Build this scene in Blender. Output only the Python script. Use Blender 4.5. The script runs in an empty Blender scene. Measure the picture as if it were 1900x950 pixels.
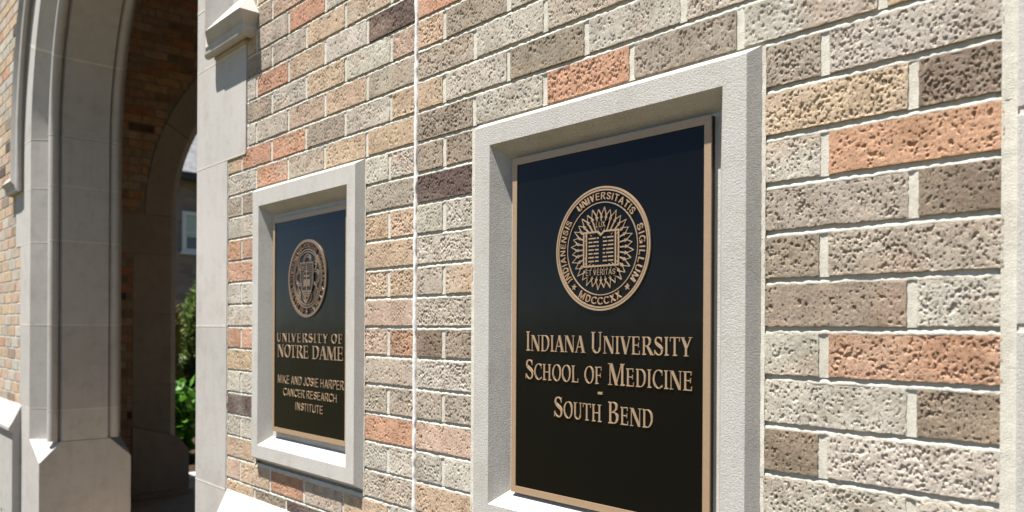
import bpy, math, random
import numpy as np
from mathutils import Matrix, Vector

S = bpy.context.scene
C = S.collection
ZE = 1.37                      # eye height above the paving; shapes below are written relative to eye level
CO = .0677                     # brick course

# ------------------------------------------------------------------ camera
th, froll, D = math.radians(42.2737), .00554, 1.032
FPX = 1485.65
ax = Vector((-math.cos(th), math.sin(th), 0)); rr = Vector((math.sin(th), math.cos(th), 0)); uu = Vector((0, 0, 1))
r2 = rr*math.cos(froll) + uu*math.sin(froll)
u2 = uu*math.cos(froll) - rr*math.sin(froll)
cam = bpy.data.cameras.new('camera'); cob = bpy.data.objects.new('camera', cam); C.objects.link(cob)
M = Matrix((r2, u2, -ax)).transposed().to_4x4(); M.translation = Vector((0, -D, ZE)); cob.matrix_world = M
cam.sensor_width = 36; cam.lens = FPX/1900*36; cam.shift_y = (609.16-475)/1900
cam.clip_start = .05; cam.clip_end = 3000
cam.dof.use_dof = True; cam.dof.focus_distance = 1.45; cam.dof.aperture_fstop = 5.6
S.camera = cob
S.render.resolution_x = 1024; S.render.resolution_y = 512

# ------------------------------------------------------------------ light
sd = Vector((.33, 1, -3.1)).normalized()
elev = math.asin(-sd.z)
w = bpy.data.worlds.new('World'); S.world = w; w.use_nodes = True
nt = w.node_tree
sky = nt.nodes.new('ShaderNodeTexSky'); sky.sky_type = 'NISHITA'; sky.sun_disc = False; sky.dust_density = 0; sky.air_density = .9; sky.ozone_density = 2.5; sky.altitude = 1200
sky.sun_elevation = elev; sky.sun_rotation = math.atan2(-sd.x, -sd.y)
nt.links.new(sky.outputs[0], nt.nodes['Background'].inputs[0]); nt.nodes['Background'].inputs[1].default_value = .05
sl = bpy.data.lights.new('sun', 'SUN'); sl.energy = 5.0; sl.angle = math.radians(.5); sl.color = (1, .965, .91)
so = bpy.data.objects.new('sun', sl); C.objects.link(so); so.rotation_euler = sd.to_track_quat('-Z', 'Y').to_euler(); so.location = (-3, -10, 30)
S.view_settings.view_transform = 'Standard'; S.view_settings.look = 'None'; S.view_settings.gamma = 1
S.view_settings.exposure = 1.24

# ------------------------------------------------------------------ helpers
def empty(name, loc, label, cat, group=None):
    o = bpy.data.objects.new(name, None); C.objects.link(o); o.location = loc; o.empty_display_size = .1
    o['label'] = label; o['category'] = cat
    if group: o['group'] = group
    return o
def mesh(name, V, F, mat, parent=None, base=None, smooth=False, col=None, label=None):
    """V in eye coordinates (z=0 at the eye)."""
    V = np.asarray(V, dtype=np.float64).copy(); V[:, 2] += ZE
    if parent is not None:
        L = np.zeros(3); q = parent
        while q is not None: L += np.array(q.location); q = q.parent
    else:
        L = np.array(base) if base is not None else np.array([(V[:, 0].min()+V[:, 0].max())/2, (V[:, 1].min()+V[:, 1].max())/2, V[:, 2].min()])
    me = bpy.data.meshes.new(name); V = V - L
    if isinstance(F, np.ndarray):
        k = F.shape[1]; n = len(F)
        me.vertices.add(len(V)); me.vertices.foreach_set('co', V.astype(np.float32).ravel())
        me.loops.add(n*k); me.loops.foreach_set('vertex_index', F.astype(np.int32).ravel())
        me.polygons.add(n); me.polygons.foreach_set('loop_start', np.arange(0, n*k, k, dtype=np.int32))
        me.update(calc_edges=True)
    else:
        me.from_pydata(V.tolist(), [], F); me.update()
    if smooth: me.polygons.foreach_set('use_smooth', np.ones(len(me.polygons), dtype=bool))
    if col is not None:
        a = me.attributes.new('Col', 'FLOAT_COLOR', 'POINT')
        c4 = np.ones((len(V), 4), dtype=np.float32); c4[:, :3] = col; a.data.foreach_set('color', c4.ravel())
    me.materials.append(mat)
    o = bpy.data.objects.new(name, me); C.objects.link(o)
    if parent is not None: o.parent = parent
    else: o.location = L
    if label: o['label'] = label
    return o
def struct(name, V, F, mat):
    o = mesh(name, V, F, mat); o['kind'] = 'structure'; return o
def recalc(o):
    import bmesh
    b = bmesh.new(); b.from_mesh(o.data); bmesh.ops.recalc_face_normals(b, faces=b.faces); b.to_mesh(o.data); b.free(); return o
def bevel(o, wd, seg=2):
    m = o.modifiers.new('bevel', 'BEVEL'); m.width = wd; m.segments = seg; m.limit_method = 'ANGLE'; m.angle_limit = .5; return o
class MB:
    def __init__(s): s.v = []; s.f = []
    def add(s, V, F):
        k = len(s.v); s.v += [tuple(p) for p in V]; s.f += [tuple(i+k for i in f) for f in F]
    def box(s, x0, x1, y0, y1, z0, z1):
        V = [(x, y, z) for z in (z0, z1) for y in (y0, y1) for x in (x0, x1)]
        s.add(V, [(0, 2, 3, 1), (4, 5, 7, 6), (0, 1, 5, 4), (2, 6, 7, 3), (0, 4, 6, 2), (1, 3, 7, 5)])
    def prism(s, poly, f0, f1):
        """poly: list of 2-D points; f0/f1 map (a,b) to back/front 3-D."""
        n = len(poly); V = [f0(*p) for p in poly]+[f1(*p) for p in poly]
        s.add(V, [tuple(range(n))[::-1], tuple(range(n, 2*n))]+[(i, (i+1) % n, n+(i+1) % n, n+i) for i in range(n)])
    def build(s, name, mat, parent=None, **k): return mesh(name, s.v, s.f, mat, parent, **k)

rng = np.random.default_rng(7)
W = rng.random((256, 256))
def vn(x, y):
    xi = np.floor(x).astype(int); yi = np.floor(y).astype(int); fx = x-xi; fy = y-yi
    fx = fx*fx*(3-2*fx); fy = fy*fy*(3-2*fy); a = xi & 255; b = yi & 255; a1 = (a+1) & 255; b1 = (b+1) & 255
    return (W[a, b]*(1-fx)+W[a1, b]*fx)*(1-fy)+(W[a, b1]*(1-fx)+W[a1, b1]*fx)*fy

# ------------------------------------------------------------------ materials
def mat(name):
    m = bpy.data.materials.new(name); m.use_nodes = True
    return m, m.node_tree, m.node_tree.nodes['Principled BSDF']
def node(nt, t, **k):
    n = nt.nodes.new(t)
    for a, b in k.items(): setattr(n, a, b)
    return n
def noise(nt, scale, detail=4, rough=.6, coord='Object', stretch=None):
    tc = node(nt, 'ShaderNodeTexCoord'); n = node(nt, 'ShaderNodeTexNoise'); n.inputs['Scale'].default_value = scale
    n.inputs['Detail'].default_value = detail; n.inputs['Roughness'].default_value = rough
    if stretch:
        mp = node(nt, 'ShaderNodeMapping'); mp.inputs['Scale'].default_value = stretch
        nt.links.new(tc.outputs[coord], mp.inputs[0]); nt.links.new(mp.outputs[0], n.inputs['Vector'])
    else: nt.links.new(tc.outputs[coord], n.inputs['Vector'])
    return n
def ramp(nt, src, stops):
    r = node(nt, 'ShaderNodeValToRGB'); e = r.color_ramp.elements
    while len(e) < len(stops): e.new(.5)
    for i, (p, c) in enumerate(stops): e[i].position = p; e[i].color = (*c, 1) if len(c) == 3 else c
    nt.links.new(src, r.inputs[0]); return r
def bumpn(nt, bs, src, strength, dist):
    b = node(nt, 'ShaderNodeBump'); b.inputs['Strength'].default_value = strength; b.inputs['Distance'].default_value = dist
    nt.links.new(src, b.inputs['Height']); nt.links.new(b.outputs[0], bs.inputs['Normal']); return b
def mul(nt, a, b, f=1):
    m = node(nt, 'ShaderNodeMix', data_type='RGBA', blend_type='MULTIPLY'); m.inputs[0].default_value = f
    nt.links.new(a, m.inputs[6]); nt.links.new(b, m.inputs[7]); return m.outputs[2]
def stone(name, c, grain=900, gs=.25, gd=.0012, var=.12, rough=.85, spots=True):
    m, nt, bs = mat(name)
    n1 = noise(nt, 3.5, 5); lo = tuple(x*(1-var) for x in c); hi = tuple(min(1, x*(1+var*.7)) for x in c)
    r1 = ramp(nt, n1.outputs[0], [(.3, lo), (.7, hi)])
    n2 = noise(nt, grain*.6, 2); r2_ = ramp(nt, n2.outputs[0], [(.3, (.86, .86, .86)), (.6, (1, 1, 1)), (.75, (1.06, 1.05, 1.04))])
    col = mul(nt, r1.outputs[0], r2_.outputs[0])
    n4 = noise(nt, 14, 6, .7); r4 = ramp(nt, n4.outputs[0], [(.32, (.9, .885, .86)), (.5, (1, 1, 1))])
    col = mul(nt, col, r4.outputs[0])
    oi = node(nt, 'ShaderNodeObjectInfo'); r5 = ramp(nt, oi.outputs['Random'], [(0, (.93, .925, .915)), (1, (1.05, 1.04, 1.03))]); col = mul(nt, col, r5.outputs[0])
    n6 = noise(nt, 5, 5, .65, stretch=(6, 6, .6)); r6 = ramp(nt, n6.outputs[0], [(.33, (.96, .95, .935)), (.5, (1, 1, 1))]); col = mul(nt, col, r6.outputs[0])
    nt.links.new(col, bs.inputs['Base Color'])
    n3 = noise(nt, grain, 3, .7); bumpn(nt, bs, n3.outputs[0], gs, gd)
    bs.inputs['Roughness'].default_value = rough; bs.inputs['Specular IOR Level'].default_value = .2
    return m
def plain(name, c, rough=.8, metal=0, spec=.3):
    m, nt, bs = mat(name); bs.inputs['Base Color'].default_value = (*c, 1); bs.inputs['Roughness'].default_value = rough
    bs.inputs['Metallic'].default_value = metal; bs.inputs['Specular IOR Level'].default_value = spec
    n = noise(nt, 40, 3); r = ramp(nt, n.outputs[0], [(.3, tuple(x*.9 for x in c)), (.7, tuple(min(1, x*1.06) for x in c))]); nt.links.new(r.outputs[0], bs.inputs['Base Color'])
    return m
def brickmat(name, bs_=.5, bd=.0015, far=False):
    m, nt, bs = mat(name)
    at = node(nt, 'ShaderNodeAttribute'); at.attribute_name = 'Col'
    n1 = noise(nt, 60, 5, .7); r1 = ramp(nt, n1.outputs[0], [(.3, (.8, .8, .8)), (.5, (1, 1, 1)), (.7, (1.12, 1.1, 1.08))])
    col = mul(nt, at.outputs['Color'], r1.outputs[0])
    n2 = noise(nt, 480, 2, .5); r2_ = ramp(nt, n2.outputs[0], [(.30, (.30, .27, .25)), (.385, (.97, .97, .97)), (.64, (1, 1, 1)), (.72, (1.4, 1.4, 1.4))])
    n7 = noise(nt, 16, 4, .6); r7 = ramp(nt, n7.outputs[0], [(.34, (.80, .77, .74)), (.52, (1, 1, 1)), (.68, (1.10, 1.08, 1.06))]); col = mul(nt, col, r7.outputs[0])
    n8 = noise(nt, 230, 1, .5, stretch=(1.25, 1.25, .8)); r8 = ramp(nt, n8.outputs[0], [(.30, (.30, .265, .24)), (.355, (1, 1, 1))]); col = mul(nt, col, r8.outputs[0])  # upright dark specks: iron spots, plus pit shade put into the colour
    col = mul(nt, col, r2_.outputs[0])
    nt.links.new(col, bs.inputs['Base Color'])
    n3 = noise(nt, 90 if far else 800, 4, .7); bumpn(nt, bs, n3.outputs[0], bs_, bd)
    bs.inputs['Roughness'].default_value = .9; bs.inputs['Specular IOR Level'].default_value = .15
    return m
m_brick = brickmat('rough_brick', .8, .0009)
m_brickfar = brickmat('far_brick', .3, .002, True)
m_mortar = stone('mortar', (.65, .62, .54), 500, .5, .002, .08)
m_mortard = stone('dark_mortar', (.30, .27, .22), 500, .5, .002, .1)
m_stone = stone('limestone_smooth', (.485, .462, .433), 700, .2, .0008, .06)
m_frame = stone('limestone_grainy', (.53, .51, .475), 420, .65, .0017, .06)
m_seal = stone('sealant', (.80, .78, .76), 200, .3, .002, .05)
m_core = plain('masonry_core', (.35, .32, .28))
m_gold = None
def metalpaint(name, c, rough, metal, spec=.5, b=.12):
    m, nt, bs = mat(name)
    n = noise(nt, 250, 3); r = ramp(nt, n.outputs[0], [(.3, tuple(x*.92 for x in c)), (.7, tuple(x*1.05 for x in c))]); nt.links.new(r.outputs[0], bs.inputs['Base Color'])
    bs.inputs['Roughness'].default_value = rough; bs.inputs['Metallic'].default_value = metal; bs.inputs['Specular IOR Level'].default_value = spec
    n2 = noise(nt, 700, 2); bumpn(nt, bs, n2.outputs[0], b, .0006); return m
m_gold = metalpaint('satin_bronze', (.42, .29, .18), .45, .3)
m_black = metalpaint('black_enamel', (.0030, .0026, .0026), .13, 0, .23, .05)
_nt = m_black.node_tree; _n = noise(_nt, 7, 6, .7); _r = ramp(_nt, _n.outputs[0], [(.3, (.09, .09, .09)), (.7, (.24, .24, .24))]); _nt.links.new(_r.outputs[0], _nt.nodes['Principled BSDF'].inputs['Roughness'])
m_bronze = metalpaint('dimmed_bronze', (.35, .245, .155), .45, .3)  # letter bronze, colour darkened to paint in dark reflections at a slanted view
m_patina = metalpaint('dark_bronze', (.25, .17, .115), .4, .45)
m_edge = metalpaint('plaque_edge', (.015, .014, .014), .5, 0)

# ------------------------------------------------------------------ bricks
LG = (.50, .455, .385); MG = (.43, .37, .30); TP = (.33, .27, .21); TN = (.52, .395, .275); OR = (.505, .295, .195); PK = (.51, .38, .29); DP = (.13, .094, .08); DT = (.265, .208, .155)
CH = [LG, MG, TP, TN, OR, PK, DP, DT]; PW = np.array([.24, .2, .1, .2, .08, .13, .02, .03]); PW = PW/PW.sum()
class Bricks:
    def __init__(s, O, U, N):
        s.O = np.array(O, float); s.U = np.array(U, float); s.N = np.array(N, float); s.V = []; s.F = []; s.Cc = []; s.k = 0; s.gaps = []
    def brick(s, u0, u1, v0, v1, col, step, pits=True):
        if u1-u0 < .012: return
        nu = max(2, int(round((u1-u0)/step))); nv = max(2, int(round((v1-v0)/step)))
        u = np.linspace(u0, u1, nu+1); v = np.linspace(v0, v1, nv+1); Ug, Vg = np.meshgrid(u, v, indexing='ij')
        ox, oy = rng.random(2)*200
        h = (vn(Ug/.03+ox, Vg/.03+oy)-.5)*.0006+(rng.random()-.5)*.0010
        if pits:
            eb = np.clip(np.minimum(np.minimum(Ug-u0, u1-Ug), np.minimum(Vg-v0, v1-Vg))/.0045, 0, 1)
            h += (vn(Ug/.006+oy, Vg/.009+ox)-.5)*.00035+(vn(Ug/.0026+ox, Vg/.0032+oy)-.5)*.00055
            # drag-faced texture: small torn pits, some joined into upright tears
            q = vn(Ug/.0025+ox*3, Vg/.0036+oy)*.58+vn(Ug/.0015+oy, Vg/.0021+ox*2)*.22+vn(Ug/.02+oy, Vg/.016+ox)*.20
            th_ = rng.choice([rng.uniform(.575, .63), rng.uniform(.63, .70)])
            h -= np.clip((q-th_)*16, 0, 1)*.0017*eb
            dens = rng.uniform(900, 3800)
            wob = (vn(Ug/.0024+ox*5, Vg/.0024+oy*2)-.5)*1.3
            for _ in range(int(dens*(u1-u0)*(v1-v0))):
                r = .0009+.0015*rng.random()**2.4; cu = rng.uniform(u0, u1); cv = rng.uniform(v0, v1); ev = rng.uniform(.8, 1.8)
                i0 = max(0, int((cu-r*1.9-u0)/(u1-u0)*nu)); i1 = min(nu, int((cu+r*1.9-u0)/(u1-u0)*nu)+1)
                j0 = max(0, int((cv-r*2.6-v0)/(v1-v0)*nv)); j1 = min(nv, int((cv+r*2.6-v0)/(v1-v0)*nv)+1)
                sl_ = np.s_[i0:i1+1, j0:j1+1]
                a = Ug[sl_]-cu; b = (Vg[sl_]-cv)/ev; a = a+rng.uniform(-.5, .5)*b
                q = (a*a+b*b)/(r*r)+wob[sl_]
                h[sl_] -= np.clip((1.25-q)*1.6, 0, 1)*r*rng.uniform(.7, 1.3)*eb[sl_]
        if pits: h = np.maximum(h, -.0029)
        # worn arrises
        du = np.minimum(Ug-u0, u1-Ug); dv = np.minimum(Vg-v0, v1-Vg); e = np.minimum(du, dv)
        if pits:
            rad = .0004+.0014*vn(Ug/.006+ox, Vg/.006+oy)**2
            h -= np.clip(1-e/rad, 0, 1)**2*rad*.22
            jit = .0016
            Ug = Ug.copy(); Vg = Vg.copy()
            nz = (vn(Vg/.006+ox, Ug*0+oy)-.5)*jit; Ug[0] += nz[0]; Ug[-1] += nz[-1]
            nz = (vn(Ug/.006+ox, Vg*0+oy)-.5)*jit; Vg[:, 0] += nz[:, 0]; Vg[:, -1] += nz[:, -1]
        idx = np.arange((nu+1)*(nv+1)).reshape(nu+1, nv+1)
        P = np.stack([Ug.ravel(), Vg.ravel(), h.ravel()], 1)
        F = np.stack([idx[:-1, :-1], idx[1:, :-1], idx[1:, 1:], idx[:-1, 1:]], -1).reshape(-1, 4)
        ring = np.concatenate([idx[:-1, 0], idx[-1, :-1], idx[:0:-1, -1], idx[0, :0:-1]])
        top = P[ring].copy(); sk = top.copy(); sk[:, 2] = -.012; base = len(P); n = len(ring); P = np.concatenate([P, top, sk]); a = np.arange(n); b = (a+1) % n
        F = np.concatenate([F, np.stack([base+b, base+a, base+n+a, base+n+b], -1)])
        s.V.append(s.O+P[:, :1]*s.U+P[:, 2:]*s.N+np.stack([P[:, 1]*0, P[:, 1]*0, P[:, 1]], 1)); s.F.append(F+s.k); s.k += len(P)
        c = np.array(col)*rng.uniform(.9, 1.1)*(1+(rng.random(3)-.5)*.04)
        # a touch of the neighbouring colour drifting over the face
        d = np.array(CH[rng.integers(0, 6)]); t = np.clip(vn(P[:, 0]/.09+ox, P[:, 1]/.05+oy)-.45, 0, 1)[:, None]*(.8 if pits else .4)
        s.Cc.append(c*(1-t)+d*t)
    def course(s, n, edges, cols, step, pits=True, j=.0112):
        v0 = n*CO+j/2; v1 = (n+1)*CO-j/2
        es = sorted(edges)
        for (a0, b0), (a1, b1) in zip(es[:-1], es[1:]):
            if 0 < a1-b0 < .02 and pits: s.gaps.append((b0-.0015, a1+.0015, v0-.002, v1+.001))
        for (a, b), c in zip(edges, cols):
            k = (rng.random(4)-.5)*.0014
            s.brick(a+k[0], b+k[1], v0+k[2], v1+k[3], c, step, pits)
    def build(s, name, m, parent):
        return mesh(name, np.concatenate(s.V), np.concatenate(s.F), m, parent, col=np.concatenate(s.Cc), smooth=True)
def rc(n=1): return [CH[i] for i in rng.choice(8, n, p=PW)]
J = .0125
def run(a, b, n, anchor, first_half):
    """running bond edges between a and b, with a joint at anchor."""
    m = .2032; off = m/2 if first_half else 0
    k0 = math.floor((a-anchor-off)/m); out = []; x = anchor+off+k0*m
    while x < b:
        l = max(x+J/2, a); r = min(x+m-J/2, b)
        if r-l > .025: out.append((l, r))
        x += m
    return out
def mortar(name, regions, O, U, N, step, m, parent, n0, n1, amp=.0009):
    """weathered (sloping) bed joints, flat perpends: one sheet per region."""
    O = np.array(O, float); U = np.array(U, float); N = np.array(N, float); VV = []; FF = []; k = 0
    for (a, b, c0, c1) in regions:
        zs = []; hs = []
        for n in range(c0, c1+1):
            z = n*CO
            zs += [z-.0078, z-.0062, z-.001, z+.0048, z+.0070, z+.020, z+.045]; hs += [-.0036, -.0006, -.0024, -.0058, -.0054, -.0036, -.0036]
        zs = np.array(zs[:-3] if c1 > c0 else zs); hs = np.array(hs[:-3] if c1 > c0 else hs)
        u = np.linspace(a, b, max(2, int((b-a)/step))); Ug, Zg = np.meshgrid(u, zs, indexing='ij')
        H = hs[None, :]+(vn(Ug/.006+3, Zg/.004+9)-.5)*2*amp+(vn(Ug/.03+3, Zg/.02+9)-.5)*amp
        Zj = Zg+(vn(Ug/.008+13, Zg/.3+5)-.5)*amp*2.2
        P = O+Ug[..., None]*U+H[..., None]*N; P[..., 2] += Zj
        idx = np.arange(Ug.size).reshape(Ug.shape)+k; k += Ug.size
        VV.append(P.reshape(-1, 3)); FF.append(np.stack([idx[:-1, :-1], idx[1:, :-1], idx[1:, 1:], idx[:-1, 1:]], -1).reshape(-1, 4))
    return mesh(name, np.concatenate(VV), np.concatenate(FF), m, parent, smooth=True)

# ------------------------------------------------------------------ ground
g = MB(); g.box(-400, 400, -400, 400, -1.60, -1.385); struct('ground', g.v, g.f, stone('dry_lawn', (.075, .07, .02), 60, .6, .02, .3))
g = MB(); g.box(-5.3, 1.6, -.9, -.03, -1.45, -1.372); 
m_mulch = stone('bark_mulch', (.085, .058, .022), 70, .9, .02, .35)
struct('planting_bed', g.v, g.f, m_mulch)
g = MB(); g.box(-9, 6, -3.2, -.905, -1.45, -1.366); struct('pavement', g.v, g.f, stone('concrete', (.10, .073, .034), 200, .3, .003, .1))
g = MB(); g.box(-7.22, -1.1, -.02, 4.3, -1.45, -1.37); struct('porch_floor', g.v, g.f, stone('porch_slab', (.42, .34, .245), 200, .3, .003, .1))
g = MB(); g.box(-7.56, -7.225, .3, 5, -1.45, -1.362); struct('kerb', g.v, g.f, stone('kerb_stone', (.5, .47, .43), 200, .3, .003, .1))
g = MB(); g.box(-12.5, -7.565, .2, 6.5, -1.45, -1.375); struct('mulch_bed', g.v, g.f, stone('dark_mulch', (.06, .038, .025), 60, .9, .03, .4))

# ------------------------------------------------------------------ main wall
wall = empty('brick_wall', (-1.3, .25, 0), 'sunlit wall of grey, tan and orange rough bricks that carries the two framed plaques', 'wall', 'front walls of the porch')
XJ = -1.4545
B = Bricks((0, 0, 0), (1, 0, 0), (0, -1, 0))
def st(x): return .0013 if x > -.62 else (.002 if x > -1.46 else .0027)
RC = {6: [LG, LG], 5: [TP, LG], 4: [TN, DT], 3: [LG, OR], 2: [MG, DT], 1: [TP, MG], 0: [TP, LG], -1: [LG, OR], -2: [LG, DT], -3: [DT, LG], -4: [LG, LG], -5: [MG, TP], -6: [LG, MG]}
ML = {5: [LG, LG], 4: [MG], 3: [TN, TN], 2: [TN], 1: [TN, TN], 0: [PK], -1: [PK, OR], -2: [MG], -3: [MG, MG], -4: [OR], -5: [LG, LG], -6: [MG]}
MR = {5: [TP, TP], 4: [DP], 3: [LG, LG], 2: [LG], 1: [MG, TN], 0: [MG], -1: [DT, TP], -2: [LG], -3: [MG, MG], -4: [PK], -5: [LG, LG], -6: [TN]}
L1 = {5: [TP, TP], 4: [LG], 3: [OR, OR], 2: [OR], 1: [LG, LG], 0: [LG], -1: [OR, OR], -2: [TN], -3: [LG, LG], -4: [DP], -5: [LG, LG], -6: [TN]}
def halves(a, b, two): return [(a, (a+b)/2-J/2), ((a+b)/2+J/2, b)] if two else [(a, b)]
for n in range(-6, 6):
    od = n % 2 == 1
    a, b = -.602, -.3005
    B.course(n, [(a, a+.0815), (a+.0945, b)] if od else [(a, a+.1955), (a+.2085, b)], RC[n], .00125)
    B.course(n, halves(-1.661, XJ-.004, od), ML[n], .0017)
    B.course(n, halves(XJ+.0055, -1.2535, od), MR[n], .0017)
    B.course(n, halves(-2.465, -2.2655, od), L1[n], .0024)
LJ = {6: [TN, TN, MG, OR, LG], 7: [TN, LG, TP, OR, OR], 8: [MG, TN, PK, MG, LG], 9: [PK, LG, TN, LG, TP], 10: [DP, LG, TN, OR, LG], 11: [PK, TN, TN, MG, TP], 12: [TN, LG, OR, MG], 13: [LG, TN, TP, PK], 14: [MG, OR, LG, TN]}
RJ = {6: [TP, LG, OR, TP, LG], 7: [TN, LG, TP, LG, LG, LG], 8: [MG, LG, MG, LG, LG], 9: [TN, TP, LG, MG, LG], 10: [OR, LG, MG, TN, LG]}
for n in list(range(6, 20))+[-7, -8]:
    lo = -2.44 if n >= 16 else (-2.328 if n >= 8 else -2.465)
    e = run(lo, XJ-.004-0, n, XJ-.0045+J/2, n % 2 == 1)[::-1]; c = LJ.get(n, []); c = c+rc(20)
    if e: B.course(n, e, c, .0024 if n < 15 else .008, n < 15)
    e = run(XJ+.0055, -.3005, n, XJ+.0055-J/2, n % 2 == 1); c = RJ.get(n, [])+rc(20)
    fine = -8 < n < 11
    B.course(n, e, c, .0017 if fine else .01, fine)
# plain zones of the same wall outside the picture
for n in range(20, 38):
    B.course(n, run(-2.72, 2.2, n, 0, n % 2 == 1), rc(40), .03, False)
for n in range(-8, 20):
    B.course(n, run(.1, 2.2, n, 0, n % 2 == 1), rc(40), .02, False)
def hoodz(x):   # outer curve of the arch over the opening, for trimming bricks
    e = abs(x+3.893); R = 1.30+.45; cx = 1.30-1.064
    return 1.05+math.sqrt(max(0, R*R-(e+cx)**2)) if e+cx < R else 1.05
for n in range(16, 38):
    for (a, b) in run(-5.5, -2.44, n, 0, n % 2 == 1):
        if n*CO > max(hoodz(a), hoodz(b), hoodz((a+b)/2)) + .01: B.course(n, [(a, b)], rc(1), .03, False)
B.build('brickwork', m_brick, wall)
# upright joints, struck almost flush
V = []; F = []
B.gaps += [(-.3025, -.2860, -.62, 1.05), (-.6105, -.6005, -.405, .405), (-1.2575, -1.2375, -.405, .405), (-1.6675, -1.6590, -.405, .405), (-2.2680, -2.2560, -.405, .405), (-2.4750, -2.4630, -.52, .53)]
for (a, b, z0, z1) in B.gaps:
    zs = np.linspace(z0, z1, max(2, int((z1-z0)/.006))); us = np.linspace(a, b, 5); k = len(V)
    for z in zs:
        for i, u in enumerate(us):
            q = float(vn(np.array(u/.005+z1*50), np.array(z/.005+a*90))); V.append((u, (.0019 if z1-z0 < .1 else .0002)-.0006*(i in (0, 4))-(q-.5)*.0012, z))
    for i in range(len(zs)-1):
        for j in range(4): F.append((k+i*5+j, k+i*5+j+1, k+i*5+j+6, k+i*5+j+5))
mesh('mortar', V, F, m_mortar, wall, smooth=True)
mortar('mortar', [(-2.475, -2.255, -6, 8), (-1.667, -1.245, -6, 6), (-.611, -.286, -8, 20), (-2.475, -.611, 6, 20), (-2.475, -.611, -8, -6)], (0, 0, 0), (1, 0, 0), (0, -1, 0), .003, m_mortar, wall, 0, 0)
mortar('mortar', [(-2.72, 2.2, 20, 38), (.1, 2.2, -8, 20)], (0, 0, 0), (1, 0, 0), (0, -1, 0), .05, m_mortar, wall, 0, 0)
g = MB()
for (a, b, z0, z1) in [(-2.73, -2.22, -1.4, 2.6), (-2.22, -1.70, -1.4, -.36), (-2.22, -1.70, .375, 2.6), (-1.70, -1.165, -1.4, 2.6), (-1.165, -.675, -1.4, -.36), (-1.165, -.675, .375, 2.6), (-.675, 2.2, -1.4, 2.6), (-2.22, -1.7, -.36, .375), (-1.165, -.675, -.36, .375)]:
    y0 = .03 if (z0 == -.36 and z1 == .375) else .0125
    g.box(a, b, y0, .47, z0, z1)
N_ = 40
for i in range(N_):
    a = -5.2+(2.47)*i/N_; b = -5.2+2.47*(i+1)/N_
    g.box(a, b, .0125, .47, max(hoodz(a), hoodz(b))-.30, 2.6)
g.box(-7.3, 2.2, .0125, .47, 2.6, 3.4)
g.build('core', m_core, wall)
# expansion joint sealant, an uneven bead
zz = np.arange(-.56, 1.36, .004); prof = [(-.0062, .004), (-.0045, -.0012), (-.001, -.0026), (.002, -.0024), (.0045, -.0008), (.0062, .004)]
V = []; 
for i, z in enumerate(zz):
    a = (vn(np.array(z/.03), np.array(3.3))-.5)*.0026; b = (vn(np.array(z/.014), np.array(8.7))-.5)*.002; wv = 1.0+(vn(np.array(z/.018), np.array(1.7))-.5)*.8
    for (x, y) in prof: V.append((XJ+a+x*wv, y+(b-.0006 if y < .003 else 0), z))
k = len(prof); idx = np.arange(len(V)).reshape(-1, k)
mesh('sealant_joint', V, np.stack([idx[:-1, :-1], idx[:-1, 1:], idx[1:, 1:], idx[1:, :-1]], -1).reshape(-1, 4), m_seal, wall, smooth=True)
# plinth with moulded top
def plinth(a, b, zt, parent):
    P = [(.01, zt+.004), (-.001, zt), (-.022, zt-.045), (-.048, zt-.10), (-.066, zt-.13), (-.066, zt-.15), (-.048, zt-.165), (-.048, -1.40), (.01, -1.40)]
    g = MB(); g.prism(P, lambda y, z: (a, y, z), lambda y, z: (b, y, z)); return bevel(recalc(g.build('plinth', m_stone, parent)), .003)
plinth(-2.462, 2.2, -.508, wall)
# dressed stones at the right hand end
for (z0, z1) in [(-1.36, -.70), (-.695, .001), (.006, .246), (.251, .80), (.805, 1.354)]:
    g = MB(); g.box(-.2865, .092, -.003, .05, z0, z1); bevel(g.build('quoin', m_frame, wall), .003)

g = MB(); g.box(-.284, .09, -.0015, .05, -1.36, 1.354); g.build('mortar', m_mortar, wall)

# ------------------------------------------------------------------ left wall
lw = empty('brick_wall', (-8.6, .25, 0), 'brick wall on the far side of the arched opening, at the left edge of the picture', 'wall', 'front walls of the porch')
B = Bricks((0, 0, 0), (1, 0, 0), (0, -1, 0))
for n in range(-8, 38):
    hi = -5.58 if 8 <= n*1.0 else -5.445
    hi = -5.585 if n*CO > .46 else -5.445
    if n >= 16: hi = -5.5
    e_ = run(-12, hi, n, -5.5, n % 2 == 1); B.course(n, e_, [CH[i] for i in rng.choice(8, len(e_), p=[.22, .1, .05, .27, .06, .26, .02, .02])], .02, False)
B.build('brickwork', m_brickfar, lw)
mortar('mortar', [(-12, -5.43, -8, 38)], (0, 0, 0), (1, 0, 0), (0, -1, 0), .05, m_mortar, lw, 0, 0)
g = MB(); g.box(-12, -5.2, .0125, .47, -1.4, 2.6); g.build('core', m_core, lw)
plinth(-12, -5.40, -.462, lw)

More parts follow.
